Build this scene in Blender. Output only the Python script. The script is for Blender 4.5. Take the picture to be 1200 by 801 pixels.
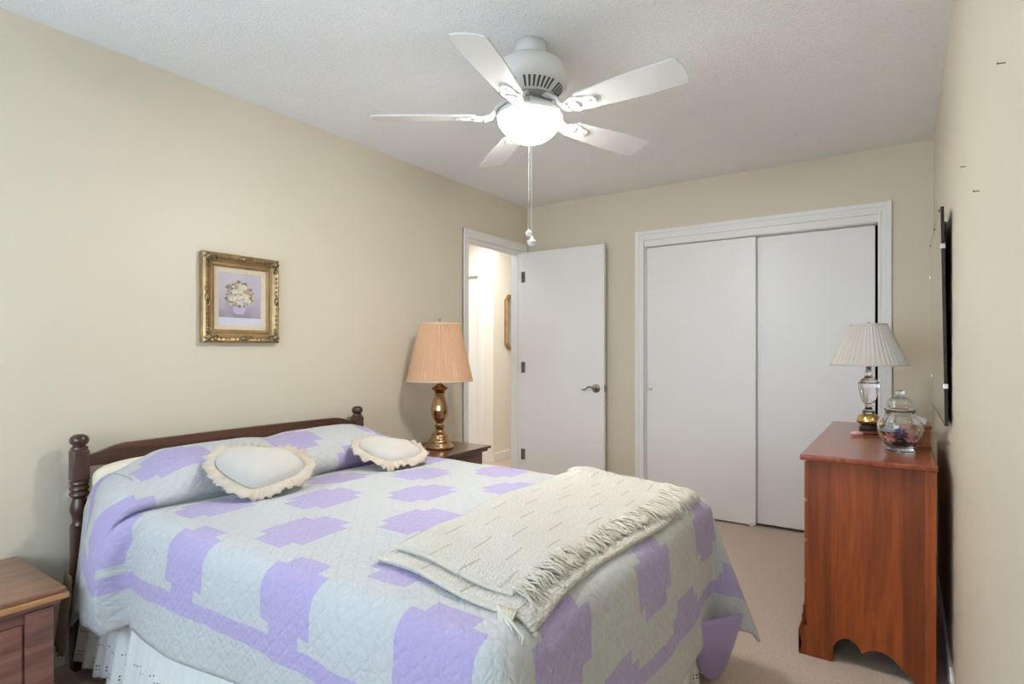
import bpy, bmesh, math, random
import numpy as np
from mathutils import Vector, Matrix, noise as mnoise
random.seed(7)
R = math.radians
PI = math.pi
for o in list(bpy.data.objects): bpy.data.objects.remove(o)
scn = bpy.context.scene
COL = scn.collection

# ------------------------------------------------------------------ camera
cd = bpy.data.cameras.new('camera'); cam = bpy.data.objects.new('camera', cd); COL.objects.link(cam)
cam.location = (2.674, -4.1346, 1.2075); cam.rotation_euler = (R(90), 0, R(34.45))
cd.sensor_width = 36; cd.sensor_fit = 'HORIZONTAL'; cd.lens = 667.9/1200*36
cd.shift_y = 10.4/1200; cd.clip_start = .02
scn.camera = cam
scn.cycles.max_bounces = 14; scn.cycles.diffuse_bounces = 10; scn.cycles.glossy_bounces = 6; scn.cycles.transmission_bounces = 14
# ------------------------------------------------------------------ light
scn.view_settings.view_transform = 'Standard'; scn.view_settings.look = 'None'
scn.view_settings.gamma = 1; scn.view_settings.use_curve_mapping = False
scn.view_settings.exposure = 0.17
LW, LF, LH = 48, 136, 28        # window daylight (W), fan bowl emission, hall lamp (W)
wd = bpy.data.worlds.new('daylight'); scn.world = wd; wd.use_nodes = True
bg = wd.node_tree.nodes['Background']; bg.inputs[0].default_value = (.55, .72, 1, 1); bg.inputs[1].default_value = 1.0
def area(name, loc, rot, sx, sy, power, col):
    l = bpy.data.lights.new(name, 'AREA'); l.shape = 'RECTANGLE'; l.size = sx; l.size_y = sy; l.energy = power; l.color = col
    o = bpy.data.objects.new(name, l); COL.objects.link(o); o.location = loc; o.rotation_euler = rot
    return o
area('window_daylight', (1.35, -4.93, 1.4), (R(104), 0, 0), 1.9, 1.35, LW, (.66, .83, 1.0))
area('hall_lamp_light', (-.75, .1, 2.42), (0, 0, 0), .5, 1.2, LH, (1.0, .955, .89))

# ------------------------------------------------------------------ materials
MATS = {}
class NT:
    def __init__(s, name):
        s.m = bpy.data.materials.new(name); s.m.use_nodes = True
        s.t = s.m.node_tree; s.n = s.t.nodes; s.l = s.t.links
        s.b = s.n['Principled BSDF']; s.out = s.n['Material Output']
        MATS[name] = s.m
    def node(s, typ, **kw):
        n = s.n.new(typ)
        for k, v in kw.items():
            if k[0] == 'i' and k[1:].isdigit(): s.put(n.inputs[int(k[1:])], v)
            else: setattr(n, k, v)
        return n
    def put(s, inp, v):
        if isinstance(v, bpy.types.NodeSocket): s.l.new(v, inp)
        else: inp.default_value = v
    def math(s, op, a, b=0.0, c=0.0):
        n = s.n.new('ShaderNodeMath'); n.operation = op
        s.put(n.inputs[0], a); s.put(n.inputs[1], b); s.put(n.inputs[2], c)
        return n.outputs[0]
    def mix(s, f, a, b):
        n = s.n.new('ShaderNodeMix'); n.data_type = 'RGBA'
        s.put(n.inputs[0], f); s.put(n.inputs[6], a if isinstance(a, bpy.types.NodeSocket) else (*a, 1)); s.put(n.inputs[7], b if isinstance(b, bpy.types.NodeSocket) else (*b, 1))
        return n.outputs[2]
    def coord(s, which='Object', scale=(1, 1, 1), rot=(0, 0, 0)):
        tc = s.n.new('ShaderNodeTexCoord'); mp = s.n.new('ShaderNodeMapping')
        s.l.new(tc.outputs[which], mp.inputs[0]); mp.inputs['Scale'].default_value = scale; mp.inputs['Rotation'].default_value = rot
        return mp.outputs[0]
    def noise(s, vec, scale, detail=3, rough=.5, dist=0):
        n = s.n.new('ShaderNodeTexNoise'); s.l.new(vec, n.inputs['Vector'])
        n.inputs['Scale'].default_value = scale; n.inputs['Detail'].default_value = detail
        n.inputs['Roughness'].default_value = rough; n.inputs['Distortion'].default_value = dist
        return n.outputs[0]
    def ramp(s, f, *stops):
        n = s.n.new('ShaderNodeValToRGB'); s.l.new(f, n.inputs[0]); e = n.color_ramp.elements
        while len(e) < len(stops): e.new(.5)
        for k, (p, c) in enumerate(stops): e[k].position = p; e[k].color = (*c, 1)
        return n.outputs[0]
    def bump(s, h, strength=.3, dist=.01):
        n = s.n.new('ShaderNodeBump'); s.l.new(h, n.inputs['Height'])
        n.inputs['Strength'].default_value = strength; n.inputs['Distance'].default_value = dist
        s.l.new(n.outputs[0], s.b.inputs['Normal']); return n
    def set(s, **kw):
        for k, v in kw.items():
            i = s.b.inputs[{'col': 'Base Color', 'rough': 'Roughness', 'metal': 'Metallic', 'spec': 'Specular IOR Level', 'coat': 'Coat Weight', 'trans': 'Transmission Weight', 'ior': 'IOR', 'sheen': 'Sheen Weight', 'coatr': 'Coat Roughness'}[k]]
            if isinstance(v, tuple) and len(v) == 3: v = (*v, 1)
            s.put(i, v)
        return s
def sr(r, g, b):
    f = lambda c: (c/255/12.92) if c/255 <= .04045 else ((c/255+.055)/1.055)**2.4
    return (f(r), f(g), f(b))

def paint(name, col, rough=.55, bscale=220, bstr=.06, var=.04):
    t = NT(name); c = t.coord(); n = t.noise(c, 1.3, 3)
    t.set(col=t.mix(n, tuple(x*(1-var) for x in col), tuple(min(1, x*(1+var)) for x in col)), rough=rough)
    t.bump(t.noise(c, bscale, 2), bstr, .002); return t.m
WALL = paint('cream_wall_paint', (.69, .63, .50), .45, 160, .12)
HALLW = paint('pale_hall_paint', (.82, .795, .74), .5)
TRIM = paint('white_gloss_trim', (.84, .835, .82), .35, 60, .02)
DOORW = paint('white_door_paint', (.85, .845, .835), .35, 30, .03, .02)
WHITE = paint('white_enamel', (.74, .74, .72), .35, 60, .01, .01)
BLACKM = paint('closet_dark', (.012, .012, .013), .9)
t = NT('popcorn_ceiling'); c = t.coord(); n1 = t.noise(c, 75, 4, .7); v = t.node('ShaderNodeTexVoronoi'); t.l.new(c, v.inputs[0]); v.inputs['Scale'].default_value = 110
h = t.math('ADD', n1, t.math('MULTIPLY', v.outputs[0], -.5))
t.set(col=t.mix(t.noise(c, 90, 3, .6), (.84, .845, .85), (.95, .955, .955)), rough=.9); t.bump(h, .7, .008); CEIL = t.m
t = NT('beige_carpet'); c = t.coord(); n1 = t.noise(c, 95, 4, .8); n2 = t.noise(c, 3, 3)
cc = t.mix(n1, (.28, .21, .16), (.98, .82, .68)); t.set(col=t.mix(t.math('MULTIPLY', n2, .35), cc, (.62, .49, .39)), rough=.95, sheen=.2)
t.bump(t.noise(c, 160, 3, .7), .9, .012); CARPET = t.m

def wood(name, dark, mid, light, scale=(14, 14, 1.2), rough=.3, coat=.3, boards=None):
    t = NT(name); c = t.coord(scale=scale); n = t.noise(c, 2.2, 6, .6, 1.2); n2 = t.noise(c, 9, 4, .6)
    f = t.math('ADD', t.math('MULTIPLY', n, .75), t.math('MULTIPLY', n2, .25))
    col = t.ramp(f, (.3, dark), (.5, mid), (.68, light))
    if boards:                                   # glued-up boards of slightly different tone along one axis
        ax, w, amt = boards
        tc = t.node('ShaderNodeTexCoord'); sx = t.node('ShaderNodeSeparateXYZ'); t.l.new(tc.outputs['Object'], sx.inputs[0])
        wn = t.node('ShaderNodeTexWhiteNoise', noise_dimensions='1D'); t.l.new(t.math('FLOOR', t.math('DIVIDE', sx.outputs[ax], w)), wn.inputs['W'])
        col = t.mix(t.math('MULTIPLY', wn.outputs[0], amt*.35), col, dark)
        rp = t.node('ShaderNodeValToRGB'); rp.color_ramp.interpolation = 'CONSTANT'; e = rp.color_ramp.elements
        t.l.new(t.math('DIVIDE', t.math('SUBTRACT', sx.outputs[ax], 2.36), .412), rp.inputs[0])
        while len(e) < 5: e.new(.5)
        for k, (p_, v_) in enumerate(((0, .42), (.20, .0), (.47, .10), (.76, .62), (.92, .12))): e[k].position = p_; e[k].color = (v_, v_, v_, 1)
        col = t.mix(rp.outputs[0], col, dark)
    t.set(col=col, rough=rough, coat=coat, coatr=.15); t.bump(n2, .04, .002); return t.m
CHERRY = wood('cherry_side_wood', (.14, .028, .006), (.34, .070, .011), (.50, .120, .020), (9, 9, .7), .45, .0, (0, .083, .75))
CHERRYTOP = wood('cherry_top_wood', (.15, .032, .014), (.29, .065, .026), (.40, .10, .04), (9, .8, 9), .22, .12)
WALNUT = wood('walnut_headboard', (.030, .013, .008), (.075, .031, .018), (.13, .055, .03), (10, 1.0, 10), .35, .2)
WALNUTV = wood('walnut_post', (.028, .011, .007), (.065, .026, .016), (.11, .045, .026), (10, 10, 1.0), .3, .3)
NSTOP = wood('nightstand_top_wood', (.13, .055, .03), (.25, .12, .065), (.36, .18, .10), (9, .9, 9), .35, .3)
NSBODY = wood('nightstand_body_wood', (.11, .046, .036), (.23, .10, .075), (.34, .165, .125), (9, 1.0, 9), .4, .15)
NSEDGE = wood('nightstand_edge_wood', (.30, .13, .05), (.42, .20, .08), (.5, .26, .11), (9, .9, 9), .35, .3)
RNSW = wood('dark_nightstand_wood', (.05, .016, .008), (.125, .045, .020), (.21, .085, .04), (9, .9, 9), .3, .35)
BOXW = wood('box_wood', (.13, .04, .014), (.22, .075, .026), (.32, .12, .045), (12, 2, 12), .35, .2)

def metal(name, col, rough=.25, dark=None):
    t = NT(name); c = t.coord(); n = t.noise(c, 14, 4)
    t.set(col=t.mix(n, dark or tuple(x*.6 for x in col), col), metal=1.0, rough=rough); t.bump(t.noise(c, 60, 2), .03, .002); return t.m
BRASS = metal('antique_brass', (.62, .40, .22), .22, (.30, .17, .09))
GOLD = metal('polished_brass', (.85, .60, .22), .16)
GILT = metal('gilt_frame', (.62, .45, .22), .42, (.24, .16, .09))
GILTD = metal('tarnished_gilt', (.42, .33, .2), .4, (.12, .09, .06))
NICKEL = metal('dark_nickel', (.34, .31, .29), .28)
CHROME = metal('clear_clip', (.8, .78, .76), .2)
STEEL = metal('nail_steel', (.16, .15, .14), .4)
DARKF = paint('dark_mirror_edge', (.025, .012, .010), .65)
FELT = paint('black_base', (.012, .01, .01), .5)
t = NT('mirror_glass'); c = t.coord(); t.set(col=t.mix(t.noise(c, 2, 2), (.80, .84, .82), (.84, .87, .85)), metal=1.0, rough=.03); MIRROR = t.m
def glass(name, col=(1, 1, 1), rough=.01):
    t = NT(name); c = t.coord(); t.set(col=t.mix(t.noise(c, 3, 2), col, tuple(x*.98 for x in col)), trans=1.0, rough=rough, ior=1.48); return t.m
GLASS = glass('clear_jar_glass', (.97, .985, .98)); CRYSTAL = glass('cut_crystal', (.98, .98, 1.0)); PANE = glass('window_pane')
def fabric(name, c1, c2, scale=300, bstr=.3, translucent=0, sheen=.2):
    t = NT(name); c = t.coord(); n = t.noise(c, scale, 3, .6); n2 = t.noise(c, 9, 3)
    col = t.mix(t.math('ADD', t.math('MULTIPLY', n, .5), t.math('MULTIPLY', n2, .5)), c1, c2)
    t.set(col=col, rough=.9, sheen=sheen); t.bump(n, bstr, .002)
    if translucent:
        tr = t.node('ShaderNodeBsdfTranslucent'); t.l.new(col, tr.inputs[0]); mx = t.node('ShaderNodeMixShader'); mx.inputs[0].default_value = translucent
        t.l.new(t.b.outputs[0], mx.inputs[1]); t.l.new(tr.outputs[0], mx.inputs[2]); t.l.new(mx.outputs[0], t.out.inputs[0])
    return t.m
PEACH = fabric('peach_pleated_shade', (.74, .47, .27), (.86, .60, .38), 200, .15, .3)
SHADEW = fabric('white_pleated_shade', (.78, .74, .69), (.86, .83, .78), 200, .15, .3)
SHADETRIM = fabric('peach_shade_binding', (.70, .50, .33), (.78, .58, .40))
CREAM = fabric('ivory_ruffle', (.52, .43, .33), (.66, .58, .48), 120, .4)
SATIN = fabric('ivory_cushion_satin', (.52, .485, .44), (.60, .57, .52), 90, .25)
PILLOWF = fabric('cream_pillowcase', (.72, .66, .50), (.80, .75, .60), 200, .1)
SHEET = fabric('mattress_ticking', (.7, .7, .7), (.8, .8, .8))
LINING = fabric('lavender_lining', (.30, .23, .46), (.38, .30, .55), 80, .4)
FRINGE = fabric('ivory_wool_fringe', (.57, .53, .45), (.70, .665, .59), 60, .3)
def flat(name, col, rough=.7):
    t = NT(name); c = t.coord(); t.set(col=t.mix(t.noise(c, 60, 3), tuple(x*.8 for x in col), col), rough=rough); return t.m
MAT_IVORY = flat('ivory_mat_board', (.72, .62, .47))
PINKP = flat('pink_plastic', (.80, .50, .42), .3)
CARD = flat('white_card', (.80, .80, .78))

# eyelet lace: cream cotton with small dark holes in clusters near the hem (UV: u metres along, v metres above the hem)
def eyelet(name, c1, c2):
    t = NT(name); tc = t.node('ShaderNodeTexCoord'); sx = t.node('ShaderNodeSeparateXYZ'); t.l.new(tc.outputs['UV'], sx.inputs[0])
    u, v = sx.outputs[0], sx.outputs[1]
    def holes(cell, rad, v0, v1):
        fu = t.math('SUBTRACT', t.math('FRACT', t.math('DIVIDE', u, cell)), .5); fv = t.math('SUBTRACT', t.math('FRACT', t.math('DIVIDE', v, cell)), .5)
        d = t.math('SQRT', t.math('ADD', t.math('MULTIPLY', fu, fu), t.math('MULTIPLY', fv, fv)))
        return t.math('MULTIPLY', t.math('LESS_THAN', d, rad), t.math('MULTIPLY', t.math('GREATER_THAN', v, v0), t.math('LESS_THAN', v, v1)))
    clus = t.math('GREATER_THAN', t.math('FRACT', t.math('DIVIDE', u, .065)), .38)
    hh = t.math('MULTIPLY', t.math('MAXIMUM', holes(.0115, .27, .023, .046), holes(.0115, .24, .103, .115)), clus)
    n = t.noise(t.coord('UV'), 120, 3)
    t.set(col=t.mix(hh, t.mix(n, c1, c2), (.10, .12, .15)), rough=.9); t.bump(n, .2, .002); return t.m
EYELET = eyelet('white_eyelet_cotton', (.74, .76, .76), (.84, .86, .86))
EYELET_SHADE = eyelet('shade_painted_eyelet_cotton', (.25, .18, .11), (.33, .245, .155))  # same white cotton, with the shade at the head end painted in as tan

# quilt: lavender stepped patches chequered on white, narrow lavender stripe inside a white border (UV in metres of cloth)
A0, A1, BM, BN = -.105, 2.53, 1.06, 1.005          # cloth extents: head hem, foot hem, half width
t = NT('patchwork_quilt'); tc = t.node('ShaderNodeTexCoord'); uvo = tc.outputs['UV']
sx = t.node('ShaderNodeSeparateXYZ'); t.l.new(uvo, sx.inputs[0])
wob = t.math('MULTIPLY', t.math('SUBTRACT', t.noise(uvo, 14, 2), .5), .016)
a = t.math('ADD', sx.outputs[0], wob); b = t.math('ADD', sx.outputs[1], wob)
ci = t.math('DIVIDE', t.math('SUBTRACT', a, .595), .24); cj = t.math('DIVIDE', t.math('ADD', b, .6025), .255)
par = t.math('FRACT', t.math('MULTIPLY', t.math('ADD', t.math('ADD', t.math('FLOOR', ci), t.math('FLOOR', cj)), 100.0), .5))
even = t.math('LESS_THAN', par, .25)
p = t.math('ABSOLUTE', t.math('SUBTRACT', t.math('FRACT', ci), .5)); q = t.math('ABSOLUTE', t.math('SUBTRACT', t.math('FRACT', cj), .5))
inn = t.math('MULTIPLY', t.math('LESS_THAN', p, .43), t.math('LESS_THAN', q, .485))
notch = t.math('MULTIPLY', t.math('GREATER_THAN', p, .26), t.math('GREATER_THAN', q, .31))
cell = t.math('MULTIPLY', t.math('MULTIPLY', even, inn), t.math('SUBTRACT', 1.0, notch))
hem = t.math('MINIMUM', t.math('MINIMUM', t.math('SUBTRACT', a, A0), t.math('SUBTRACT', A1, a)), t.math('MINIMUM', t.math('SUBTRACT', BM, b), t.math('ADD', BN, b)))
ab = t.math('ABSOLUTE', b)
cj2 = t.math('DIVIDE', t.math('ADD', t.math('MULTIPLY', t.math('SIGN', b), .72), .6025), .255)
par2 = t.math('FRACT', t.math('MULTIPLY', t.math('ADD', t.math('ADD', t.math('FLOOR', ci), t.math('FLOOR', cj2)), 100.0), .5))
stem = t.math('MULTIPLY', t.math('MULTIPLY', t.math('LESS_THAN', par2, .25), t.math('LESS_THAN', p, .22)), t.math('MULTIPLY', t.math('GREATER_THAN', ab, .83), t.math('LESS_THAN', ab, .905)))
cell = t.math('MAXIMUM', cell, stem)
infield = t.math('GREATER_THAN', hem, .165)
stripe = t.math('MULTIPLY', t.math('GREATER_THAN', hem, .118), t.math('LESS_THAN', hem, .166))
lav = t.math('MAXIMUM', stripe, t.math('MULTIPLY', infield, cell))
nA = t.noise(uvo, 60, 4, .6)
white = t.mix(nA, (.47, .49, .50), (.57, .59, .60)); lavc = t.mix(nA, (.37, .32, .55), (.45, .39, .62))
# quilting: puffy blobs between stitched lines
vo = t.node('ShaderNodeTexVoronoi', feature='DISTANCE_TO_EDGE'); t.l.new(uvo, vo.inputs[0]); vo.inputs['Scale'].default_value = 34
puff = t.math('POWER', t.math('MINIMUM', t.math('MULTIPLY', vo.outputs[0], 2.6), 1.0), .5)
dg1 = t.math('ABSOLUTE', t.math('SUBTRACT', t.math('FRACT', t.math('MULTIPLY', t.math('ADD', a, b), 18.0)), .5))
dg2 = t.math('ABSOLUTE', t.math('SUBTRACT', t.math('FRACT', t.math('MULTIPLY', t.math('SUBTRACT', a, b), 18.0)), .5))
diam = t.math('MINIMUM', t.math('MULTIPLY', t.math('MINIMUM', dg1, dg2), 6.0), 1.0)
hq = t.math('ADD', t.math('MULTIPLY', puff, .5), t.math('ADD', t.math('MULTIPLY', diam, .35), t.math('MULTIPLY', t.noise(uvo, 45, 3), .8)))
stitch = t.math('MULTIPLY', t.math('LESS_THAN', diam, .28), .16)
t.set(col=t.mix(stitch, t.mix(lav, white, lavc), (.45, .45, .52)), rough=.85, sheen=.15); t.bump(hq, .48, .008); QUILT = t.m

# crochet throw: ribbed ivory wool with basket squares
t = NT('ivory_crochet_wool'); tc = t.node('ShaderNodeTexCoord'); uvo = tc.outputs['UV']
sx = t.node('ShaderNodeSeparateXYZ'); t.l.new(uvo, sx.inputs[0])
kx, ky = sx.outputs[0], sx.outputs[1]
row = t.math('DIVIDE', t.math('ADD', ky, t.math('MULTIPLY', n_w := t.noise(uvo, 10, 1), .008)), .075)
rf = t.math('FRACT', row); off = t.math('MULTIPLY', t.math('FLOOR', row), .5)
cx_ = t.math('FRACT', t.math('ADD', t.math('DIVIDE', kx, .26), off))
gate = t.math('MULTIPLY', t.math('LESS_THAN', rf, .10), t.math('MULTIPLY', t.math('LESS_THAN', cx_, .36), 1.0))
vo = t.node('ShaderNodeTexVoronoi'); t.l.new(t.coord('UV', (1, 1.6, 1)), vo.inputs[0]); vo.inputs['Scale'].default_value = 95
n = t.noise(uvo, 70, 3)
col = t.mix(n, (.56, .535, .475), (.68, .66, .60))
t.set(col=t.mix(t.math('MULTIPLY', gate, .7), col, (.38, .31, .22)), rough=.95, sheen=.3)
t.bump(t.math('SUBTRACT', t.math('MULTIPLY', n, .3), t.math('ADD', t.math('MULTIPLY', vo.outputs[0], .6), t.math('MULTIPLY', gate, 1.2))), .8, .010); KNIT = t.m

# fan bowl: frosted glass, lit by the bulbs inside
t = NT('lit_frosted_bowl'); tc = t.node('ShaderNodeTexCoord'); sx = t.node('ShaderNodeSeparateXYZ'); t.l.new(tc.outputs['Object'], sx.inputs[0])
gr = t.math('MULTIPLY_ADD', sx.outputs[2], -12.0, 25.8)
t.set(col=(.8, .78, .72), rough=.4); t.b.inputs['Emission Color'].default_value = (1, .965, .90, 1)
t.put(t.b.inputs['Emission Strength'], t.math('MULTIPLY', t.math('MAXIMUM', gr, .06), LF)); BOWL = t.m
# oil painting background
t = NT('painted_canvas'); c = t.coord(); sx = t.node('ShaderNodeSeparateXYZ'); t.l.new(c, sx.inputs[0])
n = t.noise(c, 9, 4)
sky = t.mix(n, sr(168, 160, 175), sr(205, 200, 208)); low = t.mix(n, sr(120, 112, 140), sr(150, 138, 150))
f = t.ramp(t.math('ADD', t.math('MULTIPLY', sx.outputs[2], 4.0), t.math('MULTIPLY', n, .5)), (.35, (0, 0, 0)), (.8, (1, 1, 1)))
cv = t.mix(f, low, sky); tab = t.math('LESS_THAN', sx.outputs[2], .035)
t.set(col=t.mix(tab, cv, sr(205, 205, 220)), rough=.5); t.bump(t.noise(c, 120, 3), .2, .002); CANVAS = t.m

# ------------------------------------------------------------------ mesh helpers
def link(name, bm, mat, parent=None, smooth=False, mods=None):
    me = bpy.data.meshes.new(name); bmesh.ops.recalc_face_normals(bm, faces=bm.faces); bm.to_mesh(me); bm.free()
    for m in (mat if isinstance(mat, (list, tuple)) else [mat]): me.materials.append(m)
    o = bpy.data.objects.new(name, me); COL.objects.link(o)
    if smooth:
        for p in me.polygons: p.use_smooth = True
    if parent: o.parent = parent
    return o
def tag(o, label=None, cat=None, group=None, kind=None):
    if label: o['label'] = label
    if cat: o['category'] = cat
    if group: o['group'] = group
    if kind: o['kind'] = kind
    return o
def thing(name, label, cat, loc=(0, 0, 0), rz=0, group=None, kind=None):
    o = bpy.data.objects.new(name, None); COL.objects.link(o); o.location = loc; o.rotation_euler = (0, 0, rz); o.empty_display_size = .1
    return tag(o, label, cat, group, kind)
def box(bm, x0, x1, y0, y1, z0, z1, bev=0, seg=2):
    r = bmesh.ops.create_cube(bm, size=1); vs = r['verts']
    for v in vs: v.co = Vector((x0+(v.co.x+.5)*(x1-x0), y0+(v.co.y+.5)*(y1-y0), z0+(v.co.z+.5)*(z1-z0)))
    if bev:
        es = list({e for v in vs for e in v.link_edges})
        bmesh.ops.bevel(bm, geom=es, offset=bev, segments=seg, profile=.6, affect='EDGES')
    return bm
def B(*a, **k): return box(bmesh.new(), *a, **k)
def lathe(bm, prof, seg=48, cx=0, cy=0, ripple=None, cap=False):
    rings = []
    for (r, z) in prof:
        ring = []
        for k in range(seg):
            th = 2*PI*k/seg; rr = r + (ripple(k, r, z) if ripple else 0)
            ring.append(bm.verts.new((cx+rr*math.cos(th), cy+rr*math.sin(th), z)))
        rings.append(ring)
    for a, b in zip(rings[:-1], rings[1:]):
        for k in range(seg): bm.faces.new((a[k], a[(k+1) % seg], b[(k+1) % seg], b[k]))
    if cap:
        for ring, (r, z) in ((rings[0], prof[0]), (rings[-1], prof[-1])):
            if r > 1e-5: bm.faces.new(ring)
    bmesh.ops.remove_doubles(bm, verts=[v for r_ in rings for v in r_], dist=1e-6)
    return bm
def L(prof, **k): return lathe(bmesh.new(), prof, **k)
def tube(bm, pts, r, seg=8, caps=True):
    pts = [Vector(p) for p in pts]; rs = r if isinstance(r, (list, tuple)) else [r]*len(pts)
    rings = []; up = Vector((0, 0, 1))
    for i, p in enumerate(pts):
        d = (pts[min(i+1, len(pts)-1)] - pts[max(i-1, 0)]).normalized()
        u = d.cross(up)
        if u.length < 1e-3: u = d.cross(Vector((1, 0, 0)))
        u.normalize(); w = d.cross(u)
        rings.append([bm.verts.new(p + (u*math.cos(2*PI*k/seg) + w*math.sin(2*PI*k/seg))*rs[i]) for k in range(seg)])
    for a, b in zip(rings[:-1], rings[1:]):
        for k in range(seg): bm.faces.new((a[k], a[(k+1) % seg], b[(k+1) % seg], b[k]))
    if caps: bm.faces.new(rings[0]); bm.faces.new(rings[-1])
    return bm
def prism(bm, pts, axis, d0, d1):
    """extrude a 2-D outline along an axis between d0 and d1 (outline in the two other axes, in xyz order)"""
    def P(q, d):
        if axis == 0: return (d, q[0], q[1])
        if axis == 1: return (q[0], d, q[1])
        return (q[0], q[1], d)
    a = [bm.verts.new(P(q, d0)) for q in pts]; b = [bm.verts.new(P(q, d1)) for q in pts]
    bm.faces.new(a); bm.faces.new(b[::-1])
    for k in range(len(pts)): bm.faces.new((a[k], a[(k+1) % len(pts)], b[(k+1) % len(pts)], b[k]))
    return bm
def blob(bm, c, rx, ry, rz, sub=2, rot=None):
    M = Matrix.Translation(c) @ (rot or Matrix()) @ Matrix.Diagonal((rx, ry, rz, 1))
    bmesh.ops.create_icosphere(bm, subdivisions=sub, radius=1, matrix=M); return bm
def grid(name, F, nu, nv, mat, parent=None, uv=None, solid=0, offset=-1, matoff=0, smooth=True):
    vs = [F(i/(nu-1), j/(nv-1)) for i in range(nu) for j in range(nv)]
    fs = [(i*nv+j, (i+1)*nv+j, (i+1)*nv+j+1, i*nv+j+1) for i in range(nu-1) for j in range(nv-1)]
    me = bpy.data.meshes.new(name); me.from_pydata([tuple(v) for v in vs], [], fs); me.update()
    for m in (mat if isinstance(mat, (list, tuple)) else [mat]): me.materials.append(m)
    if uv:
        lay = me.uv_layers.new(name='UVMap'); uvs = [uv(i/(nu-1), j/(nv-1)) for i in range(nu) for j in range(nv)]
        for lp in me.loops: lay.data[lp.index].uv = uvs[lp.vertex_index]
    for p in me.polygons: p.use_smooth = smooth
    o = bpy.data.objects.new(name, me); COL.objects.link(o)
    if parent: o.parent = parent
    if solid:
        s = o.modifiers.new('thickness', 'SOLIDIFY'); s.thickness = solid; s.offset = offset; s.material_offset = matoff; s.material_offset_rim = 0
    return o
def sm(x, a, b):
    k = max(0, min(1, (x-a)/(b-a))); return k*k*(3-2*k)
def struct(name, bm, mat, parent=None, smooth=False):
    o = link(name, bm, mat, parent, smooth)
    if not parent: o['kind'] = 'structure'
    return o

# ------------------------------------------------------------------ room shell
W, H, YF = 2.821, 2.44, -4.85
HX, HY = -1.0, .86            # hall corner
bm = bmesh.new(); box(bm, -2.0, W+.1, YF-.1, 2.6, -.1, 0); struct('floor', bm, CARPET)
bm = bmesh.new(); box(bm, -2.0, W+.1, YF-.1, 2.6, H, H+.1); struct('ceiling', bm, CEIL)
DY0, DY1, DZ = -.821, -.090, 2.035          # doorway in the left wall
bm = bmesh.new(); box(bm, -.11, 0, YF-.1, DY0-.012, 0, H); box(bm, -.11, 0, DY0-.012, DY1+.012, DZ+.012, H); box(bm, -.11, 0, DY1+.012, 0, 0, H)
struct('wall_left', bm, WALL)
CX0, CX1, CZ = 1.058, 2.557, 1.998          # closet opening in the back wall
bm = bmesh.new(); box(bm, -.11, CX0, 0, .11, 0, H); box(bm, CX0, CX1, 0, .11, CZ+.01, H); box(bm, CX1, W, 0, .11, 0, H)
struct('wall_back', bm, WALL)
struct('wall_right', B(W, W+.1, YF-.1, .75, 0, H), WALL)
WX0, WX1, WZ0, WZ1 = .4, 2.3, .72, 2.08     # window behind the camera
bm = bmesh.new(); box(bm, -.11, WX0, YF-.1, YF, 0, H); box(bm, WX1, W, YF-.1, YF, 0, H); box(bm, WX0, WX1, YF-.1, YF, 0, WZ0); box(bm, WX0, WX1, YF-.1, YF, WZ1, H)
struct('wall_front', bm, WALL)
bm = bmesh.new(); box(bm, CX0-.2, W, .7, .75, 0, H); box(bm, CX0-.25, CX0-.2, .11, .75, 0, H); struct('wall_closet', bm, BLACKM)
win = bpy.data.objects.new('window_1', None); COL.objects.link(win); win['kind'] = 'structure'
bm = bmesh.new()
for (x0, x1, z0, z1) in ((WX0, WX1, WZ0, WZ0+.05), (WX0, WX1, WZ1-.05, WZ1), (WX0, WX0+.05, WZ0+.05, WZ1-.05), (WX1-.05, WX1, WZ0+.05, WZ1-.05), (1.33, 1.37, WZ0+.05, WZ1-.05)):
    box(bm, x0, x1, YF-.07, YF-.02, z0, z1)
link('window_frame', bm, TRIM, win)
for x0, x1 in ((WX0+.05, 1.33), (1.37, WX1-.05)): link('pane', B(x0, x1, YF-.052, YF-.046, WZ0+.05, WZ1-.05), PANE, win)
link('window_sill', B(WX0-.05, WX1+.05, YF-.02, YF+.05, WZ0-.03, WZ0, bev=.006), TRIM, win)

# hall beyond the doorway
struct('wall_hall_far', B(HX-.1, HX, HY, 2.5, 0, H), HALLW)
bm = bmesh.new(); box(bm, -1.9, -1.82, HY, HY+.1, 0, H); box(bm, -1.82, -1.215, HY, HY+.1, 2.03, H); box(bm, -1.215, HX-.1, HY, HY+.1, 0, H)
struct('wall_hall_recess', bm, HALLW)
struct('wall_hall_left', B(-2.0, -1.9, YF, HY, 0, H), HALLW)
struct('wall_hall_end', B(-2.0, -.11, 2.5, 2.6, 0, H), HALLW)
struct('wall_hall_near', B(-.20, -.11, .11, 2.5, 0, H), HALLW)
bm = bmesh.new()
def board_y(bm, x0, x1, y0, y1, h=.083):
    box(bm, x0, x1, y0, y1, 0, h-.012); xm = (x0+x1)/2
    box(bm, min(x0, x1) if abs(x0) > abs(x1) else x0, x1, y0, y1, h-.012, h, bev=.004)
struct('baseboard_hall', B(HX, HX+.014, HY+.002, 2.5, 0, .09, bev=.004), TRIM)
struct('trim_4', B(-1.19, -1.135, HY-.016, HY, 0, 2.11, bev=.004), TRIM)      # casing leg of the hall door
struct('trim_5', B(-1.89, -1.191, HY-.016, HY, 2.04, 2.11, bev=.004), TRIM)
hd = bpy.data.objects.new('door_4', None); COL.objects.link(hd); hd['kind'] = 'structure'
link('slab', B(-1.815, -1.22, HY+.03, HY+.065, .012, 2.02, bev=.003), DOORW, hd)

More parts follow.
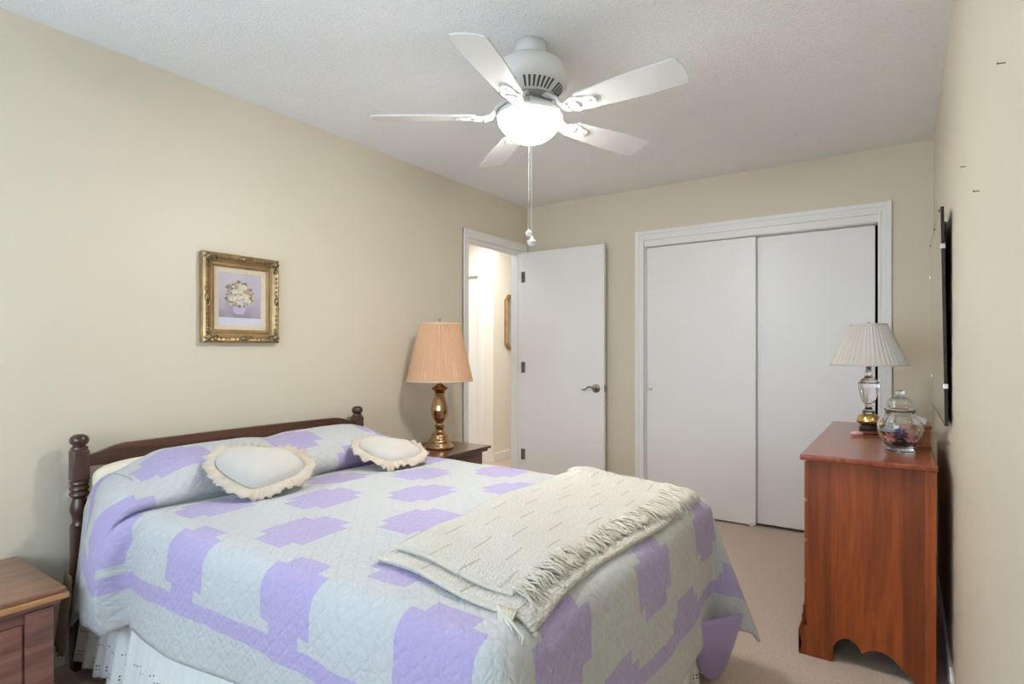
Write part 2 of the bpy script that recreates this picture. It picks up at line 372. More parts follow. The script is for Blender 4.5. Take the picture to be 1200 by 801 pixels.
# baseboards
bm = bmesh.new(); box(bm, .0005, .013, YF+.014, DY0-.063, 0, .085, bev=.004); struct('baseboard_left', bm, TRIM)
bm = bmesh.new(); box(bm, W-.013, W-.0005, YF+.014, -.0145, 0, .085, bev=.004); struct('baseboard_right', bm, TRIM)
bm = bmesh.new(); box(bm, .0, .985, -.013, -.0005, 0, .085, bev=.004); box(bm, 2.62, W-.014, -.013, -.0005, 0, .085, bev=.004); struct('baseboard_back', bm, TRIM)
struct('baseboard_front', B(0.014, W-.014, YF+.0005, YF+.013, 0, .085, bev=.004), TRIM)

# closet casing, moulded
def casing_profile(bm, pts):  pass
bm = bmesh.new()
for (o, i, d) in ((0, .07, .011), (0, .028, .019), (.052, .07, .015)):      # steps of the moulding, outside to inside
    x0, x1, zt = .987+o, 2.618-o, 2.112-o; xi0, xi1, zi = .987+i, 2.618-i, 2.112-i
    box(bm, x0, xi0, -d, -.0004, 0, zt, bev=.003); box(bm, xi1, x1, -d, -.0004, 0, zt, bev=.003); box(bm, xi0, xi1, -d, -.0004, zi, zt, bev=.003)
struct('trim_1', bm, TRIM)
bm = bmesh.new(); box(bm, CX0, CX1, 0, .11, CZ-.004, CZ+.009); box(bm, CX0, CX1, -.008, -.0003, CZ-.002, 2.0415, bev=.002)
box(bm, CX0-.001, CX0+.008, .0, .11, 0, CZ); box(bm, CX1-.008, CX1+.001, 0, .11, 0, CZ); struct('trim_2', bm, TRIM)
# sliding closet doors
d2 = bpy.data.objects.new('door_2', None); COL.objects.link(d2); d2['kind'] = 'structure'; d2['label'] = 'left white flat sliding closet door with a round pull'
link('slab', B(1.067, 1.842, .026, .054, .012, CZ-.008, bev=.002), DOORW, d2)
link('pull', L([(0, .018), (.011, .016), (.017, .011), (.018, .006), (.012, .001), (.012, -.001), (0, -.001)], seg=24), WHITE, d2, True)
pull = [o for o in d2.children if o.name.startswith('pull')][0]; pull.location = (1.092, .026, .925); pull.rotation_euler = (R(90), 0, 0)
link('floor_guide', B(1.80, 1.83, .02, .027, .0, .03, bev=.002), WHITE, d2)
d3 = bpy.data.objects.new('door_3', None); COL.objects.link(d3); d3['kind'] = 'structure'; d3['label'] = 'right white flat sliding closet door with a dark gap beside it'
link('slab', B(1.80, 2.531, .066, .094, .02, CZ-.008, bev=.002), DOORW, d3)

# bedroom door casing + jambs
bm = bmesh.new()
for (o, i, d) in ((0, .06, .012), (0, .024, .018)):
    y0, y1, zt = DY0-.06+o, DY1+.06-o, DZ+.078-o
    box(bm, .0004, d, y0, DY0-.06+i, 0, zt, bev=.003); box(bm, .0004, d, DY1+.06-i, y1, 0, zt, bev=.003); box(bm, .0004, d, DY0-.06+i, DY1+.06-i, DZ+.078-i, zt, bev=.003)
box(bm, -.112, .002, DY0-.012, DY0, 0, DZ+.012); box(bm, -.112, .002, DY1, DY1+.012, 0, DZ+.012); box(bm, -.112, .002, DY0, DY1, DZ, DZ+.012)
box(bm, -.075, -.04, DY1-.006, DY1, 0, DZ); box(bm, -.075, -.04, DY0, DY0+.011, 0, DZ); box(bm, -.075, -.04, DY0, DY1, DZ-.011, DZ)
struct('trim_3', bm, TRIM)
# bedroom door, open against the back wall (local x along the leaf)
d1 = bpy.data.objects.new('door_1', None); COL.objects.link(d1); d1['kind'] = 'structure'; d1['label'] = 'white flush bedroom door standing open in front of the back wall'
d1.location = (.018, -.112, 0); d1.rotation_euler = (0, 0, R(1.3))
link('slab', B(.004, .748, 0, .035, .012, 2.036, bev=.0025), DOORW, d1)
for z in (1.83, 1.069, .337):
    bm = B(-.006, .030, -.0015, .0005, z-.045, z+.045); tube(bm, [(-.002, -.004, z-.045), (-.002, -.004, z+.045)], .0055); link('hinge', bm, NICKEL, d1)
hz = .915
def handle(side):
    s = -1 if side == 0 else 1; y0 = 0 if side == 0 else .035
    bm = bmesh.new(); lathe(bm, [(0, 0), (.033, 0), (.033, .006), (.026, .011), (.012, .014), (.011, .04), (.0, .042)], seg=28)
    for v in bm.verts: v.co = Vector((v.co.x, s*v.co.z, v.co.y))
    bmesh.ops.translate(bm, verts=bm.verts, vec=(.683, y0, hz))
    pts = []
    for k in range(15):
        u = k/14; pts.append((.683-.105*u, y0+s*(.04-.004*math.sin(PI*u)), hz+.012*math.sin(PI*1.25*u)-.016*u**3*0+(-.012*math.sin(PI*max(0, u-.55)/.45) if u > .55 else 0)))
    tube(bm, pts, [.0085-.003*k/14 for k in range(15)], 10)
    link('handle', bm, NICKEL, d1, True)
handle(0); handle(1)
link('latch_plate', B(.747, .7495, .006, .029, hz-.028, hz+.028), NICKEL, d1)
link('latch_bolt', B(.749, .758, .012, .024, hz-.007, hz+.009, bev=.002), NICKEL, d1)

# ------------------------------------------------------------------ ceiling fan
FX, FY = 1.435, -2.2
fan = thing('ceiling_fan', 'white five-blade ceiling fan with a lit frosted bowl light', 'ceiling fan', (FX, FY, H))
def Z(z): return z - H
def pr(*p): return [(r, z-H) for r, z in p]
link('canopy', L(pr((.0, 2.4395), (.066, 2.4395), (.067, 2.40), (.064, 2.388), (.052, 2.383), (.05, 2.375), (.0, 2.375)), seg=48), WHITE, fan, True)
link('motor_housing', L(pr((.0, 2.377), (.06, 2.377), (.105, 2.368), (.134, 2.348), (.149, 2.318), (.153, 2.288), (.149, 2.272), (.136, 2.262), (.09, 2.226), (.083, 2.224), (.083, 2.232), (.0, 2.232)), seg=64), WHITE, fan, True)
bm = bmesh.new()
for k in range(40):
    th = 2*PI*(k+.5)/40
    if k % 8 == 7: continue
    p = [(.1310, 2.2578), (.096, 2.2305)]
    for dn in (0,):
        u = Vector((math.cos(th), math.sin(th), 0)); s_ = Vector((-math.sin(th), math.cos(th), 0)); nrm = (u*.65 - Vector((0, 0, .76)))*.0012
        q = []
        for (r, z), w in ((p[0], .0046), (p[1], .0034)):
            c0 = u*r + Vector((0, 0, z-H))
            q += [c0 - s_*w, c0 + s_*w]
        vv = [bm.verts.new(x + nrm) for x in (q[0], q[1], q[3], q[2])]; v2 = [bm.verts.new(x - nrm*3) for x in (q[0], q[1], q[3], q[2])]
        bm.faces.new(vv); bm.faces.new(v2[::-1])
        for i in range(4): bm.faces.new((vv[i], vv[(i+1) % 4], v2[(i+1) % 4], v2[i]))
link('vent_slot_ring', bm, flat('vent_dark', (.10, .10, .10)), fan)
link('flywheel', L(pr((.0, 2.234), (.082, 2.230), (.086, 2.216), (.072, 2.210), (.0, 2.210)), seg=48), flat('grey_flywheel', (.36, .36, .35)), fan, True)
link('switch_housing', L(pr((.0, 2.212), (.058, 2.212), (.060, 2.203), (.060, 2.190), (.0, 2.190)), seg=48), WHITE, fan, True)
link('light_fitter', L(pr((.0, 2.198), (.062, 2.196), (.105, 2.180), (.126, 2.164), (.134, 2.150), (.132, 2.143), (.12, 2.143), (.0, 2.158)), seg=64), WHITE, fan, True)
bowl = link('glass_bowl', L([(0.1, 2.140), (.127, 2.148), (.130, 2.138), (.127, 2.122), (.116, 2.105), (.096, 2.082), (.068, 2.061), (.036, 2.048), (.0, 2.044)], seg=64), BOWL, fan, True)
bowl.location = (0, 0, -H)
R0, R1 = .215, .638
for kb in range(5):
    ang = R(-3 + 72*kb)
    M = Matrix.Translation((0, 0, 2.150-H)) @ Matrix.Rotation(ang, 4, 'Z') @ Matrix.Rotation(R(-13), 4, 'X')
    out = []
    def wd_(r): return .051 + .016*sm(r, R0, .50)
    top = [(R0+.0, .030), (R0+.012, .046)] + [(r, wd_(r)) for r in np.linspace(R0+.035, R1-.035, 8)] + [(R1-.018, .0655), (R1-.008, .058), (R1-.006, .046), (R1, .030), (R1+.002, 0)]
    outline = top + [(x, -y) for x, y in top[::-1][1:]]
    bm = bmesh.new(); prism(bm, outline, 2, -.003, .003)
    bmesh.ops.transform(bm, matrix=M, verts=bm.verts)
    bl = link('blade', bm, WHITE, fan)
    # blade iron: arm from the flywheel + shield-shaped plate under the blade
    bm = bmesh.new()
    sh = [(.165, .014), (.185, .03), (.21, .041), (.235, .040), (.25, .030), (.262, .026), (.28, .026), (.296, .016), (.302, 0)]
    prism(bm, sh + [(x, -y) for x, y in sh[::-1][1:]], 2, -.0085, -.0032)
    ring = [(.21+.017*math.cos(a_), .022*math.sin(a_), -.0095) for a_ in np.linspace(-2.2, 2.2, 14)]
    tube(bm, ring, .004, 6)
    for sx_, sy_ in ((.225, .018), (.225, -.018), (.275, 0)): blob(bm, (sx_, sy_, -.0095), .006, .006, .003, 1)
    bmesh.ops.transform(bm, matrix=M, verts=bm.verts)
    ca, sa = math.cos(ang), math.sin(ang)
    arm = [(.07, 2.216), (.10, 2.206), (.135, 2.182), (.158, 2.150), (.185, 2.142)]
    for off in (-.014, .0, .014):
        tube(bm, [(ca*r - sa*off*(1+i*.12), sa*r + ca*off*(1+i*.12), z-H - off*(.05*i)) for i, (r, z) in enumerate(arm)], .0075, 8)
    link('blade_iron', bm, WHITE, bl, False)
for (dx, dy, zt, zb, nm) in ((.066, -.112, 2.175, 1.652, 0), (.078, -.112, 2.175, 1.617, 1)):
    bm = bmesh.new(); tube(bm, [(dx*.9, dy*.9, 2.185-H), (dx, dy, zt-H), (dx, dy, zb+.02-H)], .0011, 6)
    for k in range(56):
        zz = zt-.004 - k*(zt-zb-.03)/56; blob(bm, (dx, dy, zz-H), .0021, .0021, .0024, 1)
    ch = link('pull_chain', bm, WHITE if nm else CHROME, fan, True)
    bm = bmesh.new()
    if nm: lathe(bm, [(0, zb-.012-H), (.010, zb-.010-H), (.017, zb-H), (.017, zb+.006-H), (.008, zb+.014-H), (.003, zb+.026-H), (0, zb+.027-H)], seg=20, cx=dx, cy=dy)
    else: lathe(bm, [(0, zb-.010-H), (.009, zb-.008-H), (.0125, zb-H), (.011, zb+.007-H), (.005, zb+.012-H), (0, zb+.018-H)], seg=20, cx=dx, cy=dy)
    link('chain_knob', bm, WHITE, ch, True)

# ------------------------------------------------------------------ bed
YC = -2.605
bed = thing('bed', 'full-size bed with dark walnut headboard and turned posts', 'bed', (0, YC, 0))
postp = [(0, .890), (.016, .889), (.026, .882), (.031, .872), (.031, .862), (.026, .853), (.021, .849), (.021, .845), (.027, .842), (.029, .836), (.027, .830)]
postp2 = [(.024, .716), (.030, .712), (.032, .704), (.026, .697), (.031, .691), (.033, .683), (.026, .676), (.031, .670), (.033, .662), (.027, .654), (.021, .648), (.025, .635), (.030, .615), (.030, .600), (.024, .580), (.021, .565), (.024, .555), (.026, .545)]
for s in (-1, 1):
    bm = bmesh.new(); yy = s*.671
    lathe(bm, postp, seg=32, cx=.085, cy=yy); box(bm, .085-.027, .085+.027, yy-.027, yy+.027, .714, .832, bev=.008, seg=3)
    lathe(bm, postp2, seg=32, cx=.085, cy=yy); box(bm, .085-.025, .085+.025, yy-.025, yy+.025, 0, .548, bev=.006)
    p_ = link('post', bm, WALNUTV, bed, False)
    for p in p_.data.polygons: p.use_smooth = True
    md = p_.modifiers.new('edges', 'EDGE_SPLIT'); md.split_angle = R(40)
top = []; n = 40
for k in range(n+1):
    y = -.648 + 1.296*k/n; e = abs(y)/.648
    z = .838 + .004*math.cos(y*3) - .030*sm(e, .80, 1.0)
    top.append((y, z))
bot = [(y, .765 - .010*(1 - (y/.648)**2) - .03*sm(1-abs(y)/.648, .1, .35)) for y, z in top[::-1]]
bm = bmesh.new(); prism(bm, top + bot, 0, .072, .094); link('top_rail', bm, WALNUT, bed)
link('lower_rail', B(.074, .092, -.648, .648, .28, .50, bev=.006), WALNUT, bed)
link('mattress', B(.13, 2.01, -.655, .655, .375, .64, bev=.05, seg=4), SHEET, bed, True)
link('box_spring', B(.13, 2.0, -.645, .645, .20, .373, bev=.02), SHEET, bed)
bm = B(.11, 2.0, -.64, -.60, .16, .198); box(bm, .11, 2.0, .60, .64, .16, .198); box(bm, 1.96, 2.0, -.60, .60, .16, .198); link('bed_frame', bm, STEEL, bed)
for x_ in (.3, 1.85):
    for y_ in (-.55, .55): link('leg', L([(0, 0), (.022, 0), (.024, .02), (.015, .03), (.015, .165), (0, .165)], seg=16, cx=x_, cy=y_), STEEL, bed)

# quilt geometry ---------------------------------------------------
RR, HW, XF = .075, .63, 2.015           # edge radius, half width to the ridge, x of the foot ridge
ZT = .662
prof = [(.138, .69), (.142, .73), (.155, .77), (.185, .800), (.23, .820), (.30, .826), (.37, .822), (.43, .806), (.49, .780), (.535, .750), (.556, .715), (.555, .688), (.540, .668), (.520, .656), (.530, .652), (.560, .660), (.60, .666)]
# resample the head profile by arc length, so that a == x at x = .60
pp = np.array(prof); seg_ = np.r_[0, np.cumsum(np.hypot(*np.diff(pp, axis=0).T))]; seg_ = seg_ - seg_[-1] + .60
def head(a): return float(np.interp(a, seg_, pp[:, 0])), float(np.interp(a, seg_, pp[:, 1]))
A0_ = float(seg_[0])
def nz(x, y, z, f): return mnoise.noise(Vector((x*f, y*f, z*f)))
def roll(e, flare):
    if e <= 0: return 0.0, 0.0
    th = min(e/RR, PI/2)
    o, d = RR*math.sin(th), RR*(1-math.cos(th)); e2 = max(0, e - RR*PI/2)
    return o + flare*e2, d + e2*math.sqrt(max(0, 1-flare*flare))
def qpt(a, b, lift=0):
    """cloth coordinates (metres) -> world"""
    sb = 1 if b >= 0 else -1; eb = max(0, abs(b)-HW); ea = max(0, a-XF); yb = sb*min(abs(b), HW)
    if a < .60: x, zz = head(max(a, A0_))
    else: x, zz = min(a, XF), .666
    hd = sm(.60-a, 0, .10)
    e = abs(yb)/HW
    pf = 1 - .45*sm(e, .70, 1.0) - .10*math.exp(-(yb/.07)**2)
    zz = ZT + (zz-ZT)*(pf if a < .60 else 1)
    zz += .014*(1-e*e) * sm(a, .6, .9)*(1 - sm(a, 1.6, XF)) + .006*nz(a, b, 0, 4)
    if ea > 0 and eb > 0:
        k = 5.0; th = math.atan2(eb, ea); r = (ea**k + eb**k)**(1/k)*(1 + (.04 if sb > 0 else 0)*math.sin(2*th))
        fl = .045 + (.33 if sb > 0 else .14)*math.sin(2*th)**1.3
        o, d = roll(r, fl); d = roll(r, 0)[1]*(.985)
        ph = th if sb < 0 else th*(.35 + .65*(th/(PI/2))**2)
        return Vector((x + o*math.cos(ph), YC + yb + sb*o*math.sin(ph), zz - d))
    if eb > 0:
        fl = .06 + .05*math.sin(a*7.5+1.0)*sm(a, .6, .8) + .04*sm(a, 1.6, XF)
        o, d = roll(eb, fl)
        if a < .60:
            xs = .138 + (a-A0_)/(.60-A0_)*.462; x += (xs-x)*sm(eb, .02, .13)
        hx = sm(a, -.05, .50)*(1 - sm(a, .560, .592)); hc = (1 - sm(a, .12, .62))*sm(eb, .12, .42)*(sb < 0)
        puff = .058*math.sin(PI*min(1, eb/.46))*hx + .018*hx*sm(eb, .0, .2) - hd*.030*(1 - sm(a, .05, .45))
        tuck = -.034*math.exp(-((a-.585)/.024)**2)*sm(eb, 0, .12)
        d *= 1 + .38*hc
        o += puff + tuck + .035*hc + .012*nz(a*1.5, eb, 3, 4)*sm(eb, .05, .2)
        xx = x - .0*hd
        dz = 1 + .08*(1 - sm(a, .3, 1.3))
        return Vector((xx, YC + sb*(HW+o), max(zz - d*dz, .05)))
    if ea > 0:
        fl = .045 + .03*math.sin(b*6+.5)
        o, d = roll(ea, fl)
        o += .014*nz(b*1.5, ea, 7, 4)*sm(ea, .05, .2)
        return Vector((x + o, YC + yb, zz - d))
    return Vector((x, YC + yb, zz))
def qtop(x, y):                           # height of the quilt's top under (x, y)
    return qpt(x, y-YC)
NA, NB = 190, 150
def Fq(u, v):
    return qpt(A0_ + (A1-A0_)*u, -BN + (BM+BN)*v)
quilt = grid('quilt', Fq, NA, NB, [QUILT, LINING], None, uv=lambda u, v: (A0_ + (A1-A0_)*u, -BN + (BM+BN)*v), solid=.012, offset=-1, matoff=1)
# the turned-under far corner shows the lavender lining
def Fl(u, v):
    P0, P1, P2 = Vector((2.080, -2.205, .285)), Vector((2.195, -1.975, .262)), Vector((2.100, -2.06, .030))
    e = P0.lerp(P1, u); bt = e + (P2 - P0.lerp(P1, .42))*(1 - abs(2*u-1)**2.3)
    return e.lerp(bt, v) + Vector((.022, -.008, 0))*math.sin(PI*u)*math.sin(PI*v)
tag(quilt, 'lavender and white patchwork quilt spread over the bed', 'quilt')
lin = grid('folded_corner', Fl, 18, 14, LINING, quilt, solid=.008, offset=0); lin['label'] = 'plain lavender lining showing at the turned-under corner'

# eyelet bed skirt
sk = thing('bed_skirt', 'white eyelet ruffled bed skirt hanging under the quilt', 'bed skirt', (0, 0, 0))
def ruffle(name, p0, p1, nrm, z0, z1, mat, amp=.016, per=.075, n=200, flare=.03, ph=0):
    p0, p1, nrm = Vector(p0), Vector(p1), Vector(nrm); ln = (p1-p0).length
    def F(u, v):
        s = u*ln; w = math.sin(2*PI*s/per + ph + 1.2*math.sin(s*9)) + .4*math.sin(2*PI*s/per*2.1+1)
        sc = .006*abs(math.sin(PI*s/.02))
        z = z1 + (z0 - z1)*(1-v) - 0 + (sc if v < .02 else 0)
        q = p0.lerp(p1, u) + nrm*(amp*w*(1-v*.7) + flare*(1-v)); return (q.x, q.y, z)
    return grid(name, F, n, 10, mat, sk, uv=lambda u, v: (u*ln*1.25, v*(z1-z0)), solid=.002)
ruffle('side_ruffle', (.17, -3.278, 0), (2.06, -3.278, 0), (0, -1, 0), .075, .37, EYELET, .014, .095, 260, .035)
ruffle('foot_ruffle', (2.045, -3.29, 0), (2.045, -1.93, 0), (1, 0, 0), .03, .37, EYELET, .014, .095, 200, .02)
ruffle('far_ruffle', (.17, -1.915, 0), (2.04, -1.915, 0), (0, 1, 0), .03, .37, EYELET, .012, .095, 200, .0)
cf = ruffle('head_ruffle', (.066, -3.314, 0), (.19, -3.335, 0), (.2, -1, 0), .11, .38, EYELET_SHADE, .010, .05, 30, .03); cf['label'] = 'head end of the white ruffle with its shade painted in tan'

# pillow end showing between post and quilt
def Fp(u, v):
    th = 2*PI*u; ph = PI*(v-.5); c_ = math.cos(ph)
    sg = lambda x, p: math.copysign(abs(x)**p, x)
    x = .048*sg(c_, .7)*sg(math.cos(th), .8); y = .335*sg(math.sin(ph), .5); z = .072*sg(c_, .6)*sg(math.sin(th), .8)
    return (.150 + x, -2.92 + y*1.0, .712 + z)
pil = grid('bed_pillow', Fp, 40, 30, PILLOWF); tag(pil, 'cream bed pillow tucked under the quilt beside the near headboard post', 'pillow')

# heart-shaped ruffled cushions
def heart(th):
    x = 16*math.sin(th)**3; y = 13*math.cos(th)-5*math.cos(2*th)-2*math.cos(3*th)-math.cos(4*th)
    return x/17.0, (y+2.5)/17.0
def cushion(label, c, w, u, W_, Hh, thick, seed, ruf=.055):
    w = Vector(w).normalized(); u = Vector(u); u = (u - w*u.dot(w)).normalized(); n = w.cross(u)
    rt = bpy.data.objects.new('heart_cushion', None); COL.objects.link(rt); rt.location = c; tag(rt, label, 'cushion', 'ruffled heart cushions')
    N = 72; rnd = random.Random(seed)
    def base(th):
        hx, hy = heart(th); k = .80
        # soften the heart towards a rounded square
        ex, ey = math.sin(th), math.cos(th)
        return (hx*.47 + ex*.53)*W_/2, (hy*.47+ey*.53)*Hh/2
    for nm, sgn in (('cushion_front', 1), ('cushion_back', -1)):
        def F(a_, r_):
            th = 2*PI*a_; bx, by = base(th); h = thick*math.sqrt(max(0, 1-r_**2.4))*sgn
            h += .006*nz(bx*r_, by*r_, seed, 14)*(1-r_)
            return w*(bx*r_) + u*(by*r_) + n*h
        grid(nm, F, N+1, 14, SATIN, rt)
    def Fr(a_, r_):
        th = 2*PI*a_; bx, by = base(th); l = math.hypot(bx, by)
        dx, dy = bx/l, by/l; k = .97*l + ruf*r_
        wv = math.sin(a_*2*PI*27 + 3*math.sin(a_*23+seed))*.0075*r_ + .010*math.sin(a_*2*PI*7+seed)*r_ + .010*nz(a_*30, r_, seed, 1)*r_ - .012*r_*r_
        ed = .003*math.sin(a_*2*PI*120)*(r_ > .95) + .012*r_*nz(a_*14, 0, seed+5, 1)
        return w*(dx*(k+ed)) + u*(dy*(k+ed)) + n*(wv + .010*(1-r_)+.012*r_)
    grid('ruffle', Fr, 420, 6, CREAM, rt, solid=.002)
    return rt
cushion('ivory heart cushion nearer the left bed post, ruffled edge', (.665, -2.895, .762), (.62, .77, -.12), (-.62, .56, .52), .33, .25, .062, 3, .045)
cushion('ivory heart cushion nearer the brass lamp, ruffled edge', (.70, -2.265, .738), (.66, .72, -.15), (-.74, .55, .34), .30, .24, .052, 8, .042)

# crocheted throw folded over the foot of the bed
throw = thing('throw_blanket', 'ivory crocheted throw with fringe folded across the foot of the bed', 'blanket', (0, 0, 0))
c00, c01, c10, c11 = Vector((1.575, -3.13, 0)), Vector((1.50, -1.93, 0)), Vector((2.062, -3.185, 0)), Vector((2.045, -2.02, 0))
def thr(u, v, lift, shrink=0, ext=0):
    """u across the bed length (0 head side .. 1 foot side), v along the bed width (0 near .. 1 far)"""
    p = c00.lerp(c10, u).lerp(c01.lerp(c11, u), v)
    p.x += .012*math.sin(v*9+u*2)*(1 if u > .5 else .5); p.y += .010*math.sin(u*8)
    z = qpt_top(p.x, p.y) + lift
    z += .006*math.sin(v*17+u*5)*.5 + .005*nz(p.x, p.y, lift*50, 7)
    if v > .9: z += .022*math.exp(-((u-.12)/.2)**2)*sm(v, .82, .95)
    return Vector((p.x, p.y, z))
def qpt_top(x, y):
    b = y - YC; zz = qpt(min(x, XF), max(-HW, min(HW, b))).z
    ex, ey = max(0, x-XF), max(0, abs(b)-HW); e = min(RR*.98, math.hypot(ex, ey))
    return zz - (RR - math.sqrt(RR*RR - e*e))
UVT = lambda L_, S_: (lambda u, v: (v*1.2, u*.5))
grid('lower_layer', lambda u, v: thr(u, v, .016), 46, 90, KNIT, throw, uv=UVT(0, 0), solid=.013, offset=-1)
def up(u, v):
    k = thr(.02+u*.80, .045+v*.955, .034)
    if v < .05: k.z -= .006*(1-v/.05)
    return k
grid('upper_layer', up, 46, 90, KNIT, throw, uv=UVT(0, 0), solid=.015, offset=-1)
bm = bmesh.new(); rnd = random.Random(5)
for k in range(330):                       # strands, laid over the lower layer
    v = .05 + .95*(k + rnd.random()*.7)/330; s = rnd.random()
    ln = .115 + .06*rnd.random() + .10*sm(v, .62, .85); dv = (rnd.random()-.5)*.06 - .014; pts = []
    for j in range(6):
        f = j/5; uu = .80 + ln*f*1.0; p = thr(min(uu, 1.16), min(1, max(0, v + dv*f)), .034 - .012*f + .007*math.sin(f*5+s*6)*s)
        pts.append(p)
    tube(bm, pts, [.0026, .0028, .0027, .0026, .0024, .0016], 4)
fr = link('fringe', bm, FRINGE, throw, True); fr['kind'] = 'stuff'
# edging of crochet scallops around the near edge of both layers
bm = bmesh.new()
for k in range(62):
    u = k/61
    p = thr(u, 0, .018); blob(bm, p + Vector((0, -.002, -.006)), .0075, .0075, .006, 1)
    if u < .8: p = thr(.02+u, .045, .034); blob(bm, p + Vector((0, -.002, -.010)), .0075, .0075, .006, 1)
ed = link('scallop_edging', bm, FRINGE, throw, True); ed['kind'] = 'stuff'
bm = bmesh.new()
for k in range(9):
    st = thr(.80+.012*k, .0, .016); tube(bm, [st, st + Vector((.012, -.012-.003*k, -.004)), st + Vector((.03+.002*k, -.035-.004*(k % 3), -.022)), st + Vector((.045, -.06, -.04-.004*k))], [.003, .003, .0028, .0018], 5)
ct = link('corner_tassel', bm, FRINGE, throw, True)

# ------------------------------------------------------------------ nightstands
ns = thing('nightstand', 'brown wooden nightstand at the left edge beside the bed', 'nightstand', (0, -3.70, 0))
NZ = .462
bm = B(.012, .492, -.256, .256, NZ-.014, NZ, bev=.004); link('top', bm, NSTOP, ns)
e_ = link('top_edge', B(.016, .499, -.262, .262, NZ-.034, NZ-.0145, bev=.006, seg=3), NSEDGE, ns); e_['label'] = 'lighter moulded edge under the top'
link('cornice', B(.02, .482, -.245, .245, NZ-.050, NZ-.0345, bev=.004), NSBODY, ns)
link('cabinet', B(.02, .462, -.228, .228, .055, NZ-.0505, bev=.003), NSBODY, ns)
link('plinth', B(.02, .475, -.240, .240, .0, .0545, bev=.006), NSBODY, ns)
dr = link('drawer', B(.4625, .474, -.150, .150, .085, .375, bev=.004), NSBODY, ns)
for s in (-1, 1):
    link('stile', B(.4625, .476, s*.192-.036, s*.192+.036, .058, .408, bev=.003), NSBODY, ns)
bm = L([(0, 0), (.008, 0), (.008, .012), (.017, .018), (.017, .026), (0, .030)], seg=20)
for v in bm.verts: v.co = Vector((.474 + v.co.z, v.co.x, v.co.y + .24))
link('knob', bm, BRASS, dr, True)

rn = thing('nightstand', 'dark wooden nightstand under the brass lamp beside the open door', 'nightstand', (0, -1.46, 0))
RZ = .592
bm = bmesh.new(); pf_ = [(.46, 0), (.46, .006), (.452, .012), (.440, .016), (.434, .024)]
link('top', B(.013, .462, -.312, .312, RZ-.016, RZ, bev=.004), RNSW, rn)
link('top_moulding', B(.016, .448, -.298, .298, RZ-.034, RZ-.0165, bev=.008, seg=3), RNSW, rn)
link('cabinet', B(.02, .420, -.270, .270, .06, RZ-.0345, bev=.003), RNSW, rn)
link('plinth', B(.02, .430, -.280, .280, .0, .0595, bev=.005), RNSW, rn)
for z0, z1 in ((.40, .535), (.24, .385), (.08, .225)):
    d_ = link('drawer', B(.4205, .432, -.245, .245, z0, z1, bev=.004), RNSW, rn)
    bm = bmesh.new()
    for s in (-.05, .05): blob(bm, (.436, s, (z0+z1)/2+.012), .008, .011, .011, 2)
    tube(bm, [(.440, -.05, (z0+z1)/2+.012), (.450, -.045, (z0+z1)/2-.006), (.452, 0, (z0+z1)/2-.014), (.450, .045, (z0+z1)/2-.006), (.440, .05, (z0+z1)/2+.012)], .003, 8)
    link('bail_pull', bm, BRASS, d_, True)

# ------------------------------------------------------------------ lamps
def pleats(n, amp):
    return lambda k, r, z: amp*(1 if k % 2 else -1)
def shade(parent, r0, z0, r1, z1, n, mat, trim):
    prof = [(r0, z0), (r0+(r1-r0)*.33, z0+(z1-z0)*.33), (r0+(r1-r0)*.66, z0+(z1-z0)*.66), (r1, z1)]
    o = link('lamp_shade', L(prof, seg=n*2, ripple=pleats(n, .0018)), mat, parent)
    s = o.modifiers.new('thickness', 'SOLIDIFY'); s.thickness = .0015; s.offset = -1
    for nm, r, z in (('lower_binding', r0+.002, z0), ('upper_binding', r1+.002, z1)):
        bm = bmesh.new(); lathe(bm, [(r-.003, z-.006), (r+.001, z-.006), (r+.001-(r0-r1)*.02, z+.005), (r-.003, z+.005), (r-.003, z-.006)], seg=72)
        link(nm, bm, trim, o, True)
    bm = bmesh.new(); zs = z1-.02
    for a_ in (0, 2*PI/3, 4*PI/3): tube(bm, [(0, 0, zs), ((r1-.002)*math.cos(a_), (r1-.002)*math.sin(a_), z1-.004)], .0015, 6)
    link('shade_spider', bm, BRASS, o)
    return o
lamp = thing('table_lamp', 'tall antique brass lamp with a peach pleated shade on the dark nightstand', 'lamp', (.262, -1.425, RZ))
k_ = lambda *p: [(r, z-RZ) for r, z in p]
link('base', L(k_((0, RZ+.0005), (.085, RZ+.0005), (.087, RZ+.010), (.084, RZ+.022), (.076, RZ+.030), (.070, RZ+.034), (.073, RZ+.044), (.070, RZ+.056), (.060, RZ+.064), (.055, RZ+.070), (.057, RZ+.080), (.052, RZ+.092), (.040, RZ+.100), (.030, RZ+.112), (.024, RZ+.130), (0, RZ+.130)), seg=56), BRASS, lamp, True)
link('body', L(k_((0, .722), (.024, .722), (.032, .728), (.034, .736), (.026, .744), (.022, .752), (.030, .766), (.044, .786), (.053, .812), (.055, .835), (.051, .865), (.042, .895), (.034, .918), (.030, .930), (.033, .938), (.030, .944), (.0, .944)), seg=16), BRASS, lamp, False)
link('cap', L(k_((0, .944), (.030, .945), (.036, .955), (.052, .968), (.053, .972), (.040, .980), (.026, .990), (.016, 1.000), (.010, 1.006), (0, 1.006)), seg=40), metal('copper_cap', (.50, .24, .12), .25), lamp, True)
bm = bmesh.new(); tube(bm, [(0, 0, 1.004-RZ), (0, 0, 1.39-RZ)], .005, 10); lathe(bm, k_((0, 1.02), (.014, 1.02), (.015, 1.05), (.013, 1.07), (0, 1.07)), seg=20); link('stem', bm, BRASS, lamp, True)
shade(lamp, .207, 1.022-RZ, .126, 1.376-RZ, 58, PEACH, SHADETRIM)
link('finial', L(k_((0, 1.378), (.006, 1.378), (.008, 1.386), (.004, 1.392), (.007, 1.402), (.004, 1.412), (0, 1.415)), seg=20), NICKEL, lamp, True)

